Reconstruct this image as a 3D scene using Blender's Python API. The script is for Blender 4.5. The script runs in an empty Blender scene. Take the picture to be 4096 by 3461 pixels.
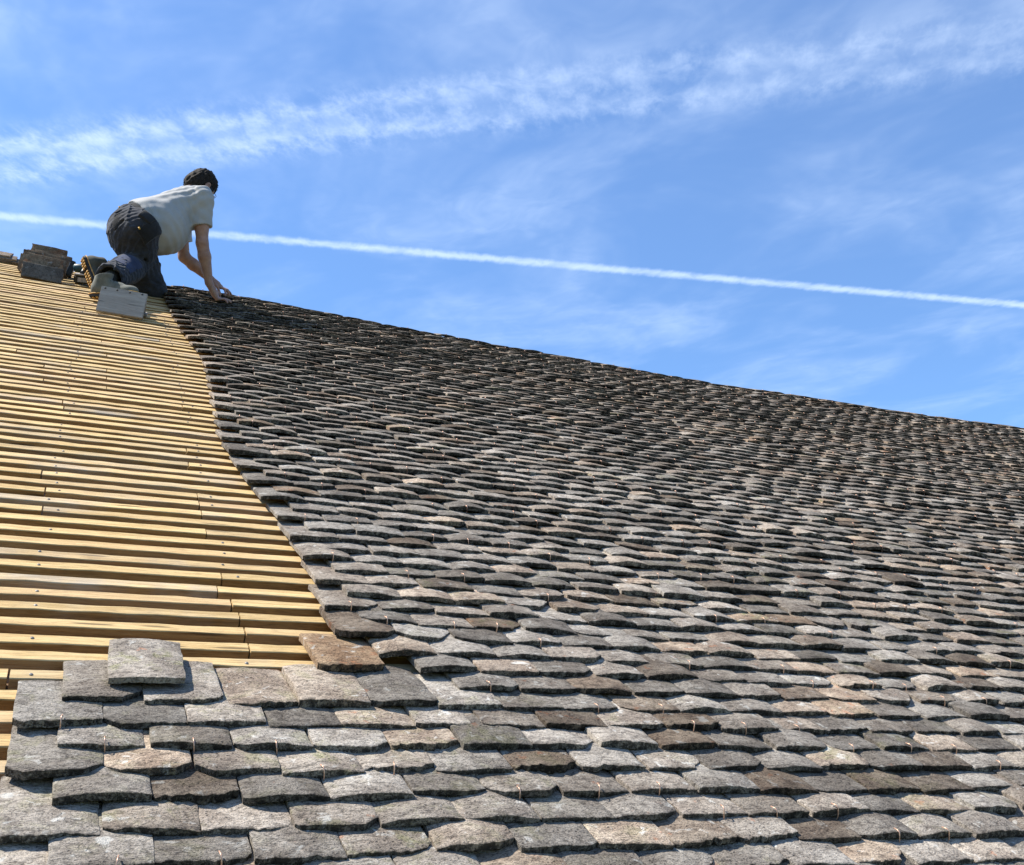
import bpy, math, random
import numpy as np
from mathutils import Vector, Matrix

random.seed(7)
RNG = np.random.default_rng(11)
SC = bpy.context.scene
COL = SC.collection
R = math.radians

# ------------------------------------------------------------------ camera
P = 0.09                                   # gauge of the courses (m)
PITCH, YAW, SLOPE = R(17.2236), R(23.7056), R(31.833)
CAM = Vector((0.0, -24.812 * P, 0.5758 * P))
FWD = Vector((math.sin(YAW) * math.cos(PITCH), math.cos(YAW) * math.cos(PITCH), math.sin(PITCH)))
RIGHT = Vector((math.cos(YAW), -math.sin(YAW), 0.0))
UP = RIGHT.cross(FWD)
cd = bpy.data.cameras.new('camera')
cam = bpy.data.objects.new('camera', cd)
COL.objects.link(cam)
cd.sensor_width = 36.0
cd.lens = 36.0 * 4202.0 / 4096.0
cd.clip_start = 0.05
cd.clip_end = 20000.0
mw = Matrix((RIGHT, UP, -FWD)).transposed().to_4x4()
mw.translation = CAM
cam.matrix_world = mw
SC.camera = cam

# ------------------------------------------------------------------ sun, exposure
TO_SUN = Vector((-0.68, 0.28, 1.00)).normalized()
sun_el = math.asin(TO_SUN.z)
sun_az = math.atan2(TO_SUN.x, TO_SUN.y)
sl = bpy.data.lights.new('sun', 'SUN')
sl.energy = 5.0
sl.angle = R(0.5)
sl.color = (1.0, 0.94, 0.84)
so = bpy.data.objects.new('sun', sl)
COL.objects.link(so)
so.rotation_euler = TO_SUN.to_track_quat('Z', 'Y').to_euler()
SC.view_settings.view_transform = 'Standard'
SC.view_settings.look = 'None'
SC.view_settings.exposure = 1.0
SC.view_settings.gamma = 1.0
SC.view_settings.use_curve_mapping = False
SC.cycles.max_bounces = 4
SC.cycles.diffuse_bounces = 2
SC.cycles.caustics_reflective = False
SC.cycles.caustics_refractive = False


# ------------------------------------------------------------------ node helpers
class NT:
    def __init__(self, tree):
        self.t = tree
        self.n = tree.nodes
        self.l = tree.links

    def new(self, typ, **kw):
        nd = self.n.new(typ)
        for k, v in kw.items():
            setattr(nd, k, v)
        return nd

    def put(self, sock, v):
        if hasattr(v, 'is_output'):
            self.l.new(v, sock)
        elif v is not None:
            sock.default_value = v

    def math(self, op, a, b=None, c=None, clamp=False):
        nd = self.new('ShaderNodeMath', operation=op, use_clamp=clamp)
        self.put(nd.inputs[0], a)
        if b is not None:
            self.put(nd.inputs[1], b)
        if c is not None:
            self.put(nd.inputs[2], c)
        return nd.outputs[0]

    def vmath(self, op, a, b=None):
        nd = self.new('ShaderNodeVectorMath', operation=op)
        self.put(nd.inputs[0], a)
        if b is not None:
            self.put(nd.inputs[3 if op == 'SCALE' else 1], b)
        return nd.outputs[1 if op in ('DOT_PRODUCT', 'LENGTH') else 0]

    def noise(self, vec, scale, detail=4.0, rough=0.55, dist=0.0, out=0):
        nd = self.new('ShaderNodeTexNoise')
        if vec is not None:
            self.l.new(vec, nd.inputs['Vector'])
        nd.inputs['Scale'].default_value = scale
        nd.inputs['Detail'].default_value = detail
        nd.inputs['Roughness'].default_value = rough
        nd.inputs['Distortion'].default_value = dist
        return nd.outputs[out]

    def ramp(self, fac, lo, hi, a=0.0, b=1.0, smooth=True):
        nd = self.new('ShaderNodeMapRange', interpolation_type='SMOOTHSTEP' if smooth else 'LINEAR')
        self.put(nd.inputs[0], fac)
        for i, v in enumerate((lo, hi, a, b)):
            self.put(nd.inputs[1 + i], v)
        return nd.outputs[0]

    def mix(self, fac, a, b, mode='MIX'):
        nd = self.new('ShaderNodeMix', data_type='RGBA', blend_type=mode)
        self.put(nd.inputs[0], fac)
        for i, v in ((6, a), (7, b)):
            if isinstance(v, tuple) and len(v) == 3:
                v = (*v, 1.0)
            self.put(nd.inputs[i], v)
        return nd.outputs[2]

    def comb(self, x, y, z):
        nd = self.new('ShaderNodeCombineXYZ')
        for i, v in enumerate((x, y, z)):
            self.put(nd.inputs[i], v)
        return nd.outputs[0]

    def sep(self, v):
        nd = self.new('ShaderNodeSeparateXYZ')
        self.l.new(v, nd.inputs[0])
        return nd.outputs

    def bump(self, h, strength, dist, nrm=None):
        nd = self.new('ShaderNodeBump')
        nd.inputs['Strength'].default_value = strength
        nd.inputs['Distance'].default_value = dist
        self.l.new(h, nd.inputs['Height'])
        if nrm is not None:
            self.l.new(nrm, nd.inputs['Normal'])
        return nd.outputs[0]


# ------------------------------------------------------------------ world: sky, cirrus and two contrails
W = bpy.data.worlds.new('World')
SC.world = W
W.use_nodes = True
t = NT(W.node_tree)
t.n.clear()
wout = t.new('ShaderNodeOutputWorld')
bg = t.new('ShaderNodeBackground')
t.l.new(bg.outputs[0], wout.inputs[0])
sky = t.new('ShaderNodeTexSky', sky_type='NISHITA')
sky.sun_disc = False
sky.sun_elevation = sun_el
sky.sun_rotation = sun_az
sky.altitude = 300.0
sky.air_density = 1.0
sky.dust_density = 0.6
sky.ozone_density = 2.6
bg.inputs[1].default_value = 0.088
dirv = t.new('ShaderNodeTexCoord').outputs['Generated']
dx, dy, dz = t.sep(dirv)
zc = t.math('MAXIMUM', dz, 0.03)
qx = t.math('DIVIDE', dx, zc)
qy = t.math('DIVIDE', dy, zc)
q = t.comb(qx, qy, 0.0)


def across(px, py, off):
    """distance from, and position along, a straight line in the cloud layer"""
    b = t.math('SUBTRACT', t.math('ADD', t.math('MULTIPLY', qx, px), t.math('MULTIPLY', qy, py)), off)
    a = t.math('SUBTRACT', t.math('MULTIPLY', qx, py), t.math('MULTIPLY', qy, px))
    return a, b


def band(b, wob, width, soft):
    d = t.math('DIVIDE', t.math('ABSOLUTE', t.math('ADD', b, wob)), width)
    return t.ramp(d, 1.0 - soft, 1.0 + soft, 1.0, 0.0)


grain = t.noise(q, 17.0, 3.0, 0.68, 0.5)
# fresh trail
a1, b1 = across(0.2215, 0.975, 1.967)
e1 = t.noise(t.comb(a1, t.math('MULTIPLY', b1, 0.25), 3.0), 44.0, 3.0, 0.6)
m1 = band(b1, t.math('MULTIPLY', t.math('SUBTRACT', e1, 0.5), 0.022), 0.0135, 0.85)
m1 = t.math('MULTIPLY', m1, t.ramp(grain, 0.25, 0.7, 0.22, 0.44))
# two old, spreading trails
a2, b2 = across(0.566, 0.824, 1.380)
w2 = t.math('SUBTRACT', t.noise(q, 2.5, 2.0), 0.5)
e2 = t.math('SUBTRACT', t.noise(t.comb(a2, t.math('MULTIPLY', b2, 0.6), 3.0), 20.0, 4.0, 0.68), 0.5)
wob = t.math('ADD', t.math('MULTIPLY', w2, 0.07), t.math('MULTIPLY', e2, 0.055))
fade = t.ramp(a2, -1.6, 0.55, 0.40, 0.15)
gr2 = t.math('MULTIPLY', t.ramp(grain, 0.30, 0.74, 0.10, 0.85), fade)
m2 = t.math('MULTIPLY', band(b2, wob, 0.022, 1.0), gr2)
m3 = t.math('MULTIPLY', band(t.math('SUBTRACT', b2, 0.076), t.math('MULTIPLY', wob, -1.1), 0.021, 1.0), gr2)
veil = t.ramp(t.math('ABSOLUTE', t.math('SUBTRACT', b2, 0.04)), 0.02, 0.13, 1.0, 0.0)
veil = t.math('MULTIPLY', veil, t.math('MULTIPLY', t.ramp(e2, -0.12, 0.25), fade))
# thin cirrus over the whole layer
qs = t.comb(t.math('ADD', t.math('MULTIPLY', qx, 1.25), t.math('MULTIPLY', qy, 0.25)), t.math('MULTIPLY', qy, 0.95), 1.7)
c1 = t.noise(qs, 2.3, 4.0, 0.56, 0.5)
c2 = t.noise(qs, 10.0, 3.0, 0.62, 0.6)
cir = t.math('MULTIPLY', t.ramp(c1, 0.38, 0.74), t.ramp(c2, 0.25, 0.75, 0.45, 1.0))
cir = t.math('ADD', t.math('MULTIPLY', cir, 0.20), 0.105)
inv = t.math('SUBTRACT', 1.0, m1)
for mk in (m2, m3, veil, cir):
    inv = t.math('MULTIPLY', inv, t.math('SUBTRACT', 1.0, mk))
cl = t.math('SUBTRACT', 1.0, inv)
hs = t.new('ShaderNodeHueSaturation')
hs.inputs['Saturation'].default_value = 1.30
hs.inputs['Value'].default_value = 1.0
t.l.new(sky.outputs[0], hs.inputs['Color'])
skycol = t.mix(1.0, hs.outputs[0], (1.05, 1.15, 1.28), 'MULTIPLY')
col = t.mix(cl, skycol, (6.9, 8.0, 9.4))
t.l.new(col, bg.inputs[0])


# ------------------------------------------------------------------ geometry helpers
UV_U = Vector((1, 0, 0))
UV_V = Vector((0, math.cos(SLOPE), math.sin(SLOPE)))
UV_N = Vector((0, -math.sin(SLOPE), math.cos(SLOPE)))
B = np.array([UV_U, UV_V, UV_N])            # rows: u, v, n in world


def roof(u, v, n=0.0):
    return UV_U * u + UV_V * v + UV_N * n


def sag(u, v):
    """the old roof dips a little between its trusses"""
    s = max(0.0, v / 6.8) ** 1.6
    k = min(max((u - 1.2) / 9.5, 0.0), 1.0)
    return (-0.075 * s * math.sin(math.pi * k)
            + 0.006 * math.sin(u * 2.1 + v * 0.9) * min(1.0, max(0.0, u - 0.6))
            + 0.004 * math.sin(v * 3.1 + u * 0.7) * min(1.0, max(0.0, u - 0.6)))


def project(p):
    d = p - CAM
    z = d.dot(FWD)
    return 2048 + 4202 * d.dot(RIGHT) / z, 1730.5 - 4202 * d.dot(UP) / z, z


def mesh_from(name, verts, faces, mat, smooth=True, sharp=None):
    me = bpy.data.meshes.new(name)
    me.from_pydata([tuple(map(float, v)) for v in verts], [], [tuple(int(i) for i in f) for f in faces])
    if mat is not None:
        me.materials.append(mat)
    if smooth:
        me.polygons.foreach_set('use_smooth', [True] * len(me.polygons))
        if sharp:
            me.set_sharp_from_angle(angle=R(sharp))
    me.update()
    return me


def link(name, me, parent=None, loc=None, mat4=None):
    o = bpy.data.objects.new(name, me)
    COL.objects.link(o)
    if parent is not None:
        o.parent = parent
    if mat4 is not None:
        o.matrix_basis = mat4
    elif loc is not None:
        o.location = loc
    return o


def tag(o, label=None, cat=None, group=None, kind=None):
    if label:
        o['label'] = label
    if cat:
        o['category'] = cat
    if group:
        o['group'] = group
    if kind:
        o['kind'] = kind
    return o


def box_data(cx, cy, cz, sx, sy, sz, bev=0.0):
    """a box with its edges chamfered by bev; returns verts, faces"""
    if bev <= 0:
        v = [(cx + a * sx / 2, cy + b * sy / 2, cz + c * sz / 2) for a in (-1, 1) for b in (-1, 1) for c in (-1, 1)]
        return v, [(0, 1, 3, 2), (4, 6, 7, 5), (0, 4, 5, 1), (2, 3, 7, 6), (0, 2, 6, 4), (1, 5, 7, 3)]
    import bmesh
    bm = bmesh.new()
    bmesh.ops.create_cube(bm, size=1.0)
    for v in bm.verts:
        v.co = Vector((cx + v.co.x * sx, cy + v.co.y * sy, cz + v.co.z * sz))
    bmesh.ops.bevel(bm, geom=list(bm.edges), offset=bev, segments=2, affect='EDGES')
    bm.verts.index_update()
    vs = [tuple(v.co) for v in bm.verts]
    fs = [tuple(v.index for v in f.verts) for f in bm.faces]
    bm.free()
    return vs, fs


def tube_data(pts, r, seg=5):
    pts = [Vector(p) for p in pts]
    vs, fs = [], []
    for i, p in enumerate(pts):
        d = (pts[min(i + 1, len(pts) - 1)] - pts[max(i - 1, 0)]).normalized()
        a = d.cross(Vector((0.31, 0.17, 0.93)))
        a.normalize()
        b = d.cross(a)
        rr = r[i] if isinstance(r, (list, tuple)) else r
        for k in range(seg):
            an = 2 * math.pi * k / seg
            vs.append(tuple(p + a * (rr * math.cos(an)) + b * (rr * math.sin(an))))
    for i in range(len(pts) - 1):
        for k in range(seg):
            k2 = (k + 1) % seg
            fs.append((i * seg + k, i * seg + k2, (i + 1) * seg + k2, (i + 1) * seg + k))
    fs.append(tuple(range(seg - 1, -1, -1)))
    fs.append(tuple(range((len(pts) - 1) * seg, len(pts) * seg)))
    return vs, fs


def join(*parts):
    vs, fs = [], []
    for v, f in parts:
        o = len(vs)
        vs += list(v)
        fs += [tuple(i + o for i in q_) for q_ in f]
    return vs, fs


# ------------------------------------------------------------------ materials
def new_mat(name):
    m = bpy.data.materials.new(name)
    m.use_nodes = True
    k = NT(m.node_tree)
    b = k.n['Principled BSDF']
    return m, k, b


def tile_material(name, joined, rel=1.0):
    m, k, b = new_mat(name)
    tc = k.new('ShaderNodeTexCoord').outputs['Object']
    if joined:
        at = k.new('ShaderNodeAttribute', attribute_name='tone', attribute_type='GEOMETRY').outputs['Color']
        vec = tc
    else:
        oi = k.new('ShaderNodeObjectInfo')
        at = oi.outputs['Color']
        off = k.vmath('SCALE', k.comb(1.0, 0.63, 0.37), k.math('MULTIPLY', oi.outputs['Random'], 60.0))
        vec = k.vmath('ADD', tc, off)
    tone, hue, moss = k.sep(at)
    n_lo = k.noise(vec, 9.0, 3.0, 0.6, 0.3)
    n_mid = k.noise(k.vmath('MULTIPLY', vec, (1.0, 1.45, 1.0)), 48.0, 4.0, 0.68)
    n_hi = k.noise(k.vmath('MULTIPLY', vec, (0.85, 1.2, 1.0)), 230.0, 3.0, 0.7)
    light = k.mix(k.ramp(hue, 0.0, 1.0, smooth=False), (0.338, 0.310, 0.270), (0.40, 0.285, 0.180))
    light = k.mix(k.ramp(n_lo, 0.38, 0.62), light, k.mix(hue, (0.222, 0.198, 0.170), (0.255, 0.165, 0.100)))
    dark = k.mix(hue, (0.044, 0.039, 0.035), (0.060, 0.038, 0.026))
    body = k.mix(k.math('MULTIPLY', k.ramp(n_mid, 0.54, 0.28), 0.68), light, dark)
    body = k.mix(k.math('MULTIPLY', k.ramp(n_hi, 0.50, 0.34), 0.70), body, dark)
    fis = k.noise(k.vmath('MULTIPLY', vec, (1.0, 2.6, 1.0)), 30.0, 2.0, 0.6, 0.8)
    fis = k.ramp(k.math('ABSOLUTE', k.math('SUBTRACT', fis, 0.5)), 0.0, 0.022, 1.0, 0.0)
    body = k.mix(k.math('MULTIPLY', fis, 0.55), body, dark)
    pit = k.new('ShaderNodeTexVoronoi', feature='F1')
    k.l.new(vec, pit.inputs['Vector'])
    pit.inputs['Scale'].default_value = 95.0
    pits = k.ramp(pit.outputs[0], 0.30, 0.16)
    pits = k.math('MULTIPLY', pits, k.ramp(n_lo, 0.45, 0.60))
    body = k.mix(k.math('MULTIPLY', pits, 0.8), body, dark)
    # terracotta showing where the skin of the tile has flaked
    chip = k.ramp(k.math('ADD', k.noise(vec, 17.0, 4.0, 0.6), k.math('MULTIPLY', hue, 0.16)), 0.70, 0.76)
    body = k.mix(k.math('MULTIPLY', chip, 0.4), body, (0.36, 0.135, 0.06))
    # moss and pale lichen
    mz = k.math('MULTIPLY', k.ramp(k.noise(vec, 13.0, 6.0, 0.7, 0.4), 0.50, 0.66), moss)
    body = k.mix(mz, body, k.mix(k.ramp(n_hi, 0.35, 0.6), (0.085, 0.088, 0.030), (0.29, 0.28, 0.15)))
    li = k.ramp(k.noise(vec, 24.0, 5.0, 0.62, 0.5), 0.60, 0.68)
    body = k.mix(k.math('MULTIPLY', li, 0.6), body, (0.50, 0.49, 0.45))
    # black algae at the tail, with the shade of the tail face painted in
    tl_ = k.new('ShaderNodeAttribute', attribute_name='tail', attribute_type='GEOMETRY').outputs['Fac']
    tail_dark = k.math('MULTIPLY', tl_, k.ramp(k.math('ADD', n_mid, k.math('MULTIPLY', k.math('SUBTRACT', n_hi, 0.5), 0.6)), 0.66, 0.42, 0.35, 1.0))
    body = k.mix(tail_dark, body, (0.022, 0.020, 0.018))
    sc = k.new('ShaderNodeVectorMath', operation='SCALE')
    k.l.new(body, sc.inputs[0])
    k.l.new(tone, sc.inputs[3])
    k.l.new(sc.outputs[0], b.inputs['Base Color'])
    b.inputs['Roughness'].default_value = 0.95
    b.inputs['Specular IOR Level'].default_value = 0.08
    h = k.math('SUBTRACT', k.math('ADD', k.math('MULTIPLY', n_mid, 0.55), k.math('MULTIPLY', n_hi, 0.45)), k.math('ADD', k.math('MULTIPLY', fis, 0.12), k.math('MULTIPLY', pits, 0.18)))
    k.l.new(k.bump(h, rel, 0.0075), b.inputs['Normal'])
    return m


def wood_material(name, c_light, c_dark, grey=0.0, along=0, rough=0.8):
    m, k, b = new_mat(name)
    tc = k.new('ShaderNodeTexCoord').outputs['Object']
    oi = k.new('ShaderNodeObjectInfo')
    off = k.vmath('SCALE', k.comb(3.1, 0.83, 0.47), k.math('MULTIPLY', oi.outputs['Random'], 40.0))
    vec = k.vmath('ADD', tc, off)
    st = [14.0, 14.0, 14.0]
    st[along] = 0.9
    g1 = k.noise(k.vmath('MULTIPLY', vec, tuple(st)), 4.0, 6.0, 0.62, 1.1)
    st2 = [60.0, 60.0, 60.0]
    st2[along] = 5.0
    g2 = k.noise(k.vmath('MULTIPLY', vec, tuple(st2)), 5.0, 4.0, 0.65)
    pt = k.noise(vec, 2.4, 4.0, 0.6)
    kn = k.new('ShaderNodeTexVoronoi', feature='F1')
    kv = [26.0, 26.0, 26.0]
    kv[along] = 2.6
    k.l.new(k.vmath('MULTIPLY', vec, tuple(kv)), kn.inputs['Vector'])
    kn.inputs['Scale'].default_value = 1.0
    tr, tg, tb = k.sep(oi.outputs['Color'])
    c = k.mix(k.ramp(g1, 0.30, 0.66), c_dark, c_light)
    c = k.mix(k.math('MULTIPLY', k.ramp(g2, 0.52, 0.30), 0.60), c, tuple(x * 0.45 for x in c_dark))
    c = k.mix(k.math('MULTIPLY', k.ramp(kn.outputs[0], 0.17, 0.09), 0.8), c, tuple(x * 0.22 for x in c_dark))
    greyc = (0.36, 0.325, 0.28)
    gf = k.math('MULTIPLY', k.ramp(pt, 0.42, 0.68), k.math('ADD', tg, grey))
    c = k.mix(gf, c, k.mix(k.ramp(g1, 0.3, 0.7), tuple(x * 0.6 for x in greyc), greyc))
    c = k.mix(k.math('MULTIPLY', tb, 0.35), c, (0.50, 0.33, 0.22))
    sc = k.new('ShaderNodeVectorMath', operation='SCALE')
    k.l.new(c, sc.inputs[0])
    k.l.new(tr, sc.inputs[3])
    k.l.new(sc.outputs[0], b.inputs['Base Color'])
    b.inputs['Roughness'].default_value = rough
    b.inputs['Specular IOR Level'].default_value = 0.2
    k.l.new(k.bump(k.math('ADD', g2, g1), 0.7, 0.0025), b.inputs['Normal'])
    return m


def plain_material(name, rgb, rough=0.7, metal=0.0, var=0.25, scale=30.0, bump=0.0, bdist=0.002, spec=0.3):
    m, k, b = new_mat(name)
    tc = k.new('ShaderNodeTexCoord').outputs['Object']
    n = k.noise(tc, scale, 5.0, 0.62, 0.3)
    lo = tuple(x * (1 - var) for x in rgb)
    hi = tuple(min(1, x * (1 + var)) for x in rgb)
    k.l.new(k.mix(k.ramp(n, 0.3, 0.7), lo, hi), b.inputs['Base Color'])
    b.inputs['Roughness'].default_value = rough
    b.inputs['Metallic'].default_value = metal
    b.inputs['Specular IOR Level'].default_value = spec
    if bump:
        k.l.new(k.bump(n, bump, bdist), b.inputs['Normal'])
    return m


def cloth_material(name, rgb, var=0.18, fold=10.0, fstr=0.5, fdist=0.012, stretch=(1, 1, 1), stain=None):
    m, k, b = new_mat(name)
    tc = k.new('ShaderNodeTexCoord').outputs['Object']
    f = k.noise(k.vmath('MULTIPLY', tc, stretch), fold, 4.0, 0.5, 0.9)
    w = k.noise(tc, 380.0, 2.0, 0.5)
    d = k.noise(tc, 9.0, 5.0, 0.65, 0.4)
    lo = tuple(x * (1 - var) for x in rgb)
    hi = tuple(min(1, x * (1 + var)) for x in rgb)
    c = k.mix(k.ramp(d, 0.3, 0.7), lo, hi)
    if stain:
        c = k.mix(k.ramp(k.noise(tc, 14.0, 6.0, 0.7, 0.5), 0.58, 0.72, 0.0, 0.7), c, stain)
    k.l.new(c, b.inputs['Base Color'])
    b.inputs['Roughness'].default_value = 0.92
    b.inputs['Specular IOR Level'].default_value = 0.15
    b.inputs['Sheen Weight'].default_value = 0.1
    n1_ = k.bump(f, fstr, fdist)
    k.l.new(k.bump(w, 0.25, 0.001, n1_), b.inputs['Normal'])
    return m


M_TILE = tile_material('weathered_clay_tile', False)
M_TILE_S = tile_material('smooth_clay_tile', False, 0.25)
M_TILES = tile_material('weathered_clay_tile_field', True)
M_BATTEN = wood_material('new_oak_batten', (0.595, 0.430, 0.205), (0.42, 0.280, 0.115))
M_BATTEN_SHADE = wood_material('shaded_oak_side', (0.33, 0.195, 0.074), (0.21, 0.112, 0.038))  # darker copy of the batten oak: shade painted onto the side faces
M_OLDWOOD = wood_material('old_rafter_wood', (0.22, 0.14, 0.08), (0.10, 0.06, 0.035))
M_BOARD = wood_material('weathered_grey_board', (0.36, 0.325, 0.285), (0.29, 0.255, 0.220), grey=0.25)
M_COPPER = plain_material('copper_wire', (0.62, 0.39, 0.27), 0.42, 0.6, 0.25, 90.0)
M_STEEL = plain_material('nail_steel', (0.20, 0.19, 0.18), 0.55, 0.6, 0.4, 200.0)

# ------------------------------------------------------------------ ground far below
gv = [(-3000, -3000, -6.2), (3000, -3000, -6.2), (3000, 3000, -6.2), (-3000, 3000, -6.2)]
M_GROUND = plain_material('meadow_ground', (0.10, 0.12, 0.05), 0.95, 0, 0.35, 0.4)
tag(link('ground', mesh_from('ground', gv, [(0, 1, 2, 3)], M_GROUND, False)), kind='structure')

# ------------------------------------------------------------------ the roof
ROOF = bpy.data.objects.new('tiled_roof', None)
COL.objects.link(ROOF)
tag(ROOF, 'roof slope half covered with weathered grey clay tiles, bare wooden battens on the rest', 'roof')

N_ROWS = 76                 # battens up to the ridge
ROW0 = -9
TILE_L, TILE_W, TILE_T = 0.245, 0.1645, 0.0146
STEP = 0.1665
TILT = math.atan(0.0146 / P)
N_TAIL = 0.0335


def harm(r, n, kmin, kmax):
    a = r.uniform(-1, 1, n)
    kk = r.uniform(kmin, kmax, n)
    ph = r.uniform(0, 6.28, n)
    s = np.sqrt((a ** 2).sum() + 1e-9)
    return lambda x: sum(a[i] / s * np.sin(kk[i] * x + ph[i]) for i in range(n))


def tile_geom(seed, nx, ny, L=TILE_L, flat=False):
    r = np.random.default_rng(seed)
    w = TILE_W * r.uniform(0.97, 1.03)
    cam_h = float(r.choice([0.0015, 0.003, 0.0055, 0.008])) * r.uniform(0.8, 1.25) * (0.35 if flat else 1.0)
    th = TILE_T * r.uniform(0.88, 1.22)
    e = 0.028
    xs = np.concatenate([[-1, -1 + e * 1.6], np.linspace(-1 + 0.14, 1 - 0.14, nx - 3), [1 - e * 1.6, 1]])
    ys = np.concatenate([[0, e * 0.8], np.linspace(0.07, 0.94, ny - 3), [1 - e * 0.8, 1]])
    f_tail = harm(r, 7, 8, 90)
    f_head = harm(r, 4, 20, 120)
    f_l, f_r = harm(r, 5, 8, 70), harm(r, 5, 8, 70)
    g1, g2 = harm(r, 5, 20, 110), harm(r, 5, 20, 110)
    g3 = harm(r, 4, 90, 260)
    amp = r.uniform(0.0010, 0.0034)
    warp = r.uniform(-0.0035, 0.0035)
    bow = r.uniform(-0.001, 0.004)
    cutl = r.uniform(0.008, 0.034) if r.random() < 0.36 else 0.0015
    cutr = r.uniform(0.008, 0.052) if r.random() < 0.36 else 0.0015
    rag = r.uniform(0.003, 0.010) if r.random() < 0.28 else 0.0
    f_rag = harm(r, 6, 60, 240)
    X, Y = np.meshgrid(xs, ys, indexing='ij')
    xw = X * w / 2
    tail = r.normal(0, 0.028) * xw + f_tail(xw) * amp + np.maximum(0, np.abs(f_rag(xw))) * rag
    tail = tail + np.maximum(0, -xw - (w / 2 - cutl)) * r.uniform(0.5, 1.2) + np.maximum(0, xw - (w / 2 - cutr)) * r.uniform(0.5, 1.2)
    head = L + f_head(xw) * 0.0015 - np.maximum(0, np.abs(xw) - (w / 2 - 0.006)) * 0.6
    yy = tail + (head - tail) * Y
    side = np.where(X < 0, f_l(yy), f_r(yy)) * 0.0011 * np.abs(X)
    xx = xw + side
    arch = cam_h * (1 - X ** 2) + warp * X * (1 - Y) + bow * np.sin(np.pi * Y)
    rough = (g1(xx * 0.8 + yy * 0.3) + g2(yy * 1.1 - xx * 0.2)) * 0.0006 + g3(xx + 2.3 * yy) * 0.00035
    zt = th + arch + rough
    border = (np.abs(X) > 0.9999) | (Y < 1e-6) | (Y > 1 - 1e-6)
    zt = np.where(border, zt - 0.0009 - 0.0007 * g3(7 * xx + 3 * yy), zt)
    nX, nY = len(xs), len(ys)
    V = [np.stack([xx.ravel(), yy.ravel(), zt.ravel()], 1)]
    gid = np.arange(nX * nY).reshape(nX, nY)
    F = []
    for i in range(nX - 1):
        for j in range(nY - 1):
            F.append((gid[i, j], gid[i + 1, j], gid[i + 1, j + 1], gid[i, j + 1]))
    ring = [(i, 0) for i in range(nX)] + [(nX - 1, j) for j in range(1, nY)] + [(i, nY - 1) for i in range(nX - 2, -1, -1)] + [(0, j) for j in range(nY - 2, 0, -1)]
    base = nX * nY
    low = []
    for (i, j) in ring:
        z0 = arch[i, j] + 0.0006 * math.sin(i * 2.3 + j * 1.7 + seed)
        low.append((xx[i, j] * 0.992, yy[i, j] + (0.0018 if j == 0 else 0), z0))
    V.append(np.array(low))
    m = len(ring)
    for q_ in range(m):
        q2 = (q_ + 1) % m
        F.append((gid[ring[q_]], base + q_, base + q2, gid[ring[q2]]))
    V.append(np.array([[0, L * 0.5, cam_h * 0.9 + bow]]))
    c = base + m
    for q_ in range(m):
        F.append((base + (q_ + 1) % m, base + q_, c))
    T = np.concatenate([np.where(Y < 1e-6, 0.80, 0.50 * np.clip(1 - yy / r.uniform(0.03, 0.075), 0, 1) * r.uniform(0.2, 1.0)).ravel(), [1.0 if j == 0 else 0.0 for (i, j) in ring], [0.0]])
    return np.concatenate(V), F, T.astype(np.float32)


def tail_attr(me, T):
    a = me.attributes.new('tail', 'FLOAT', 'POINT')
    a.data.foreach_set('value', T)
    return me


def left_end(v):
    return float(np.interp(v, [0.35, 0.5, 1.0, 1.5, 1.75, 2.1, 2.4, 2.9, 3.8, 4.1, 4.6, 5.3, 6.0],
                           [0.71, 0.70, 0.70, 0.67, 0.625, 0.59, 0.568, 0.59, 0.615, 0.61, 0.56, 0.52, 0.50]))


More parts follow.
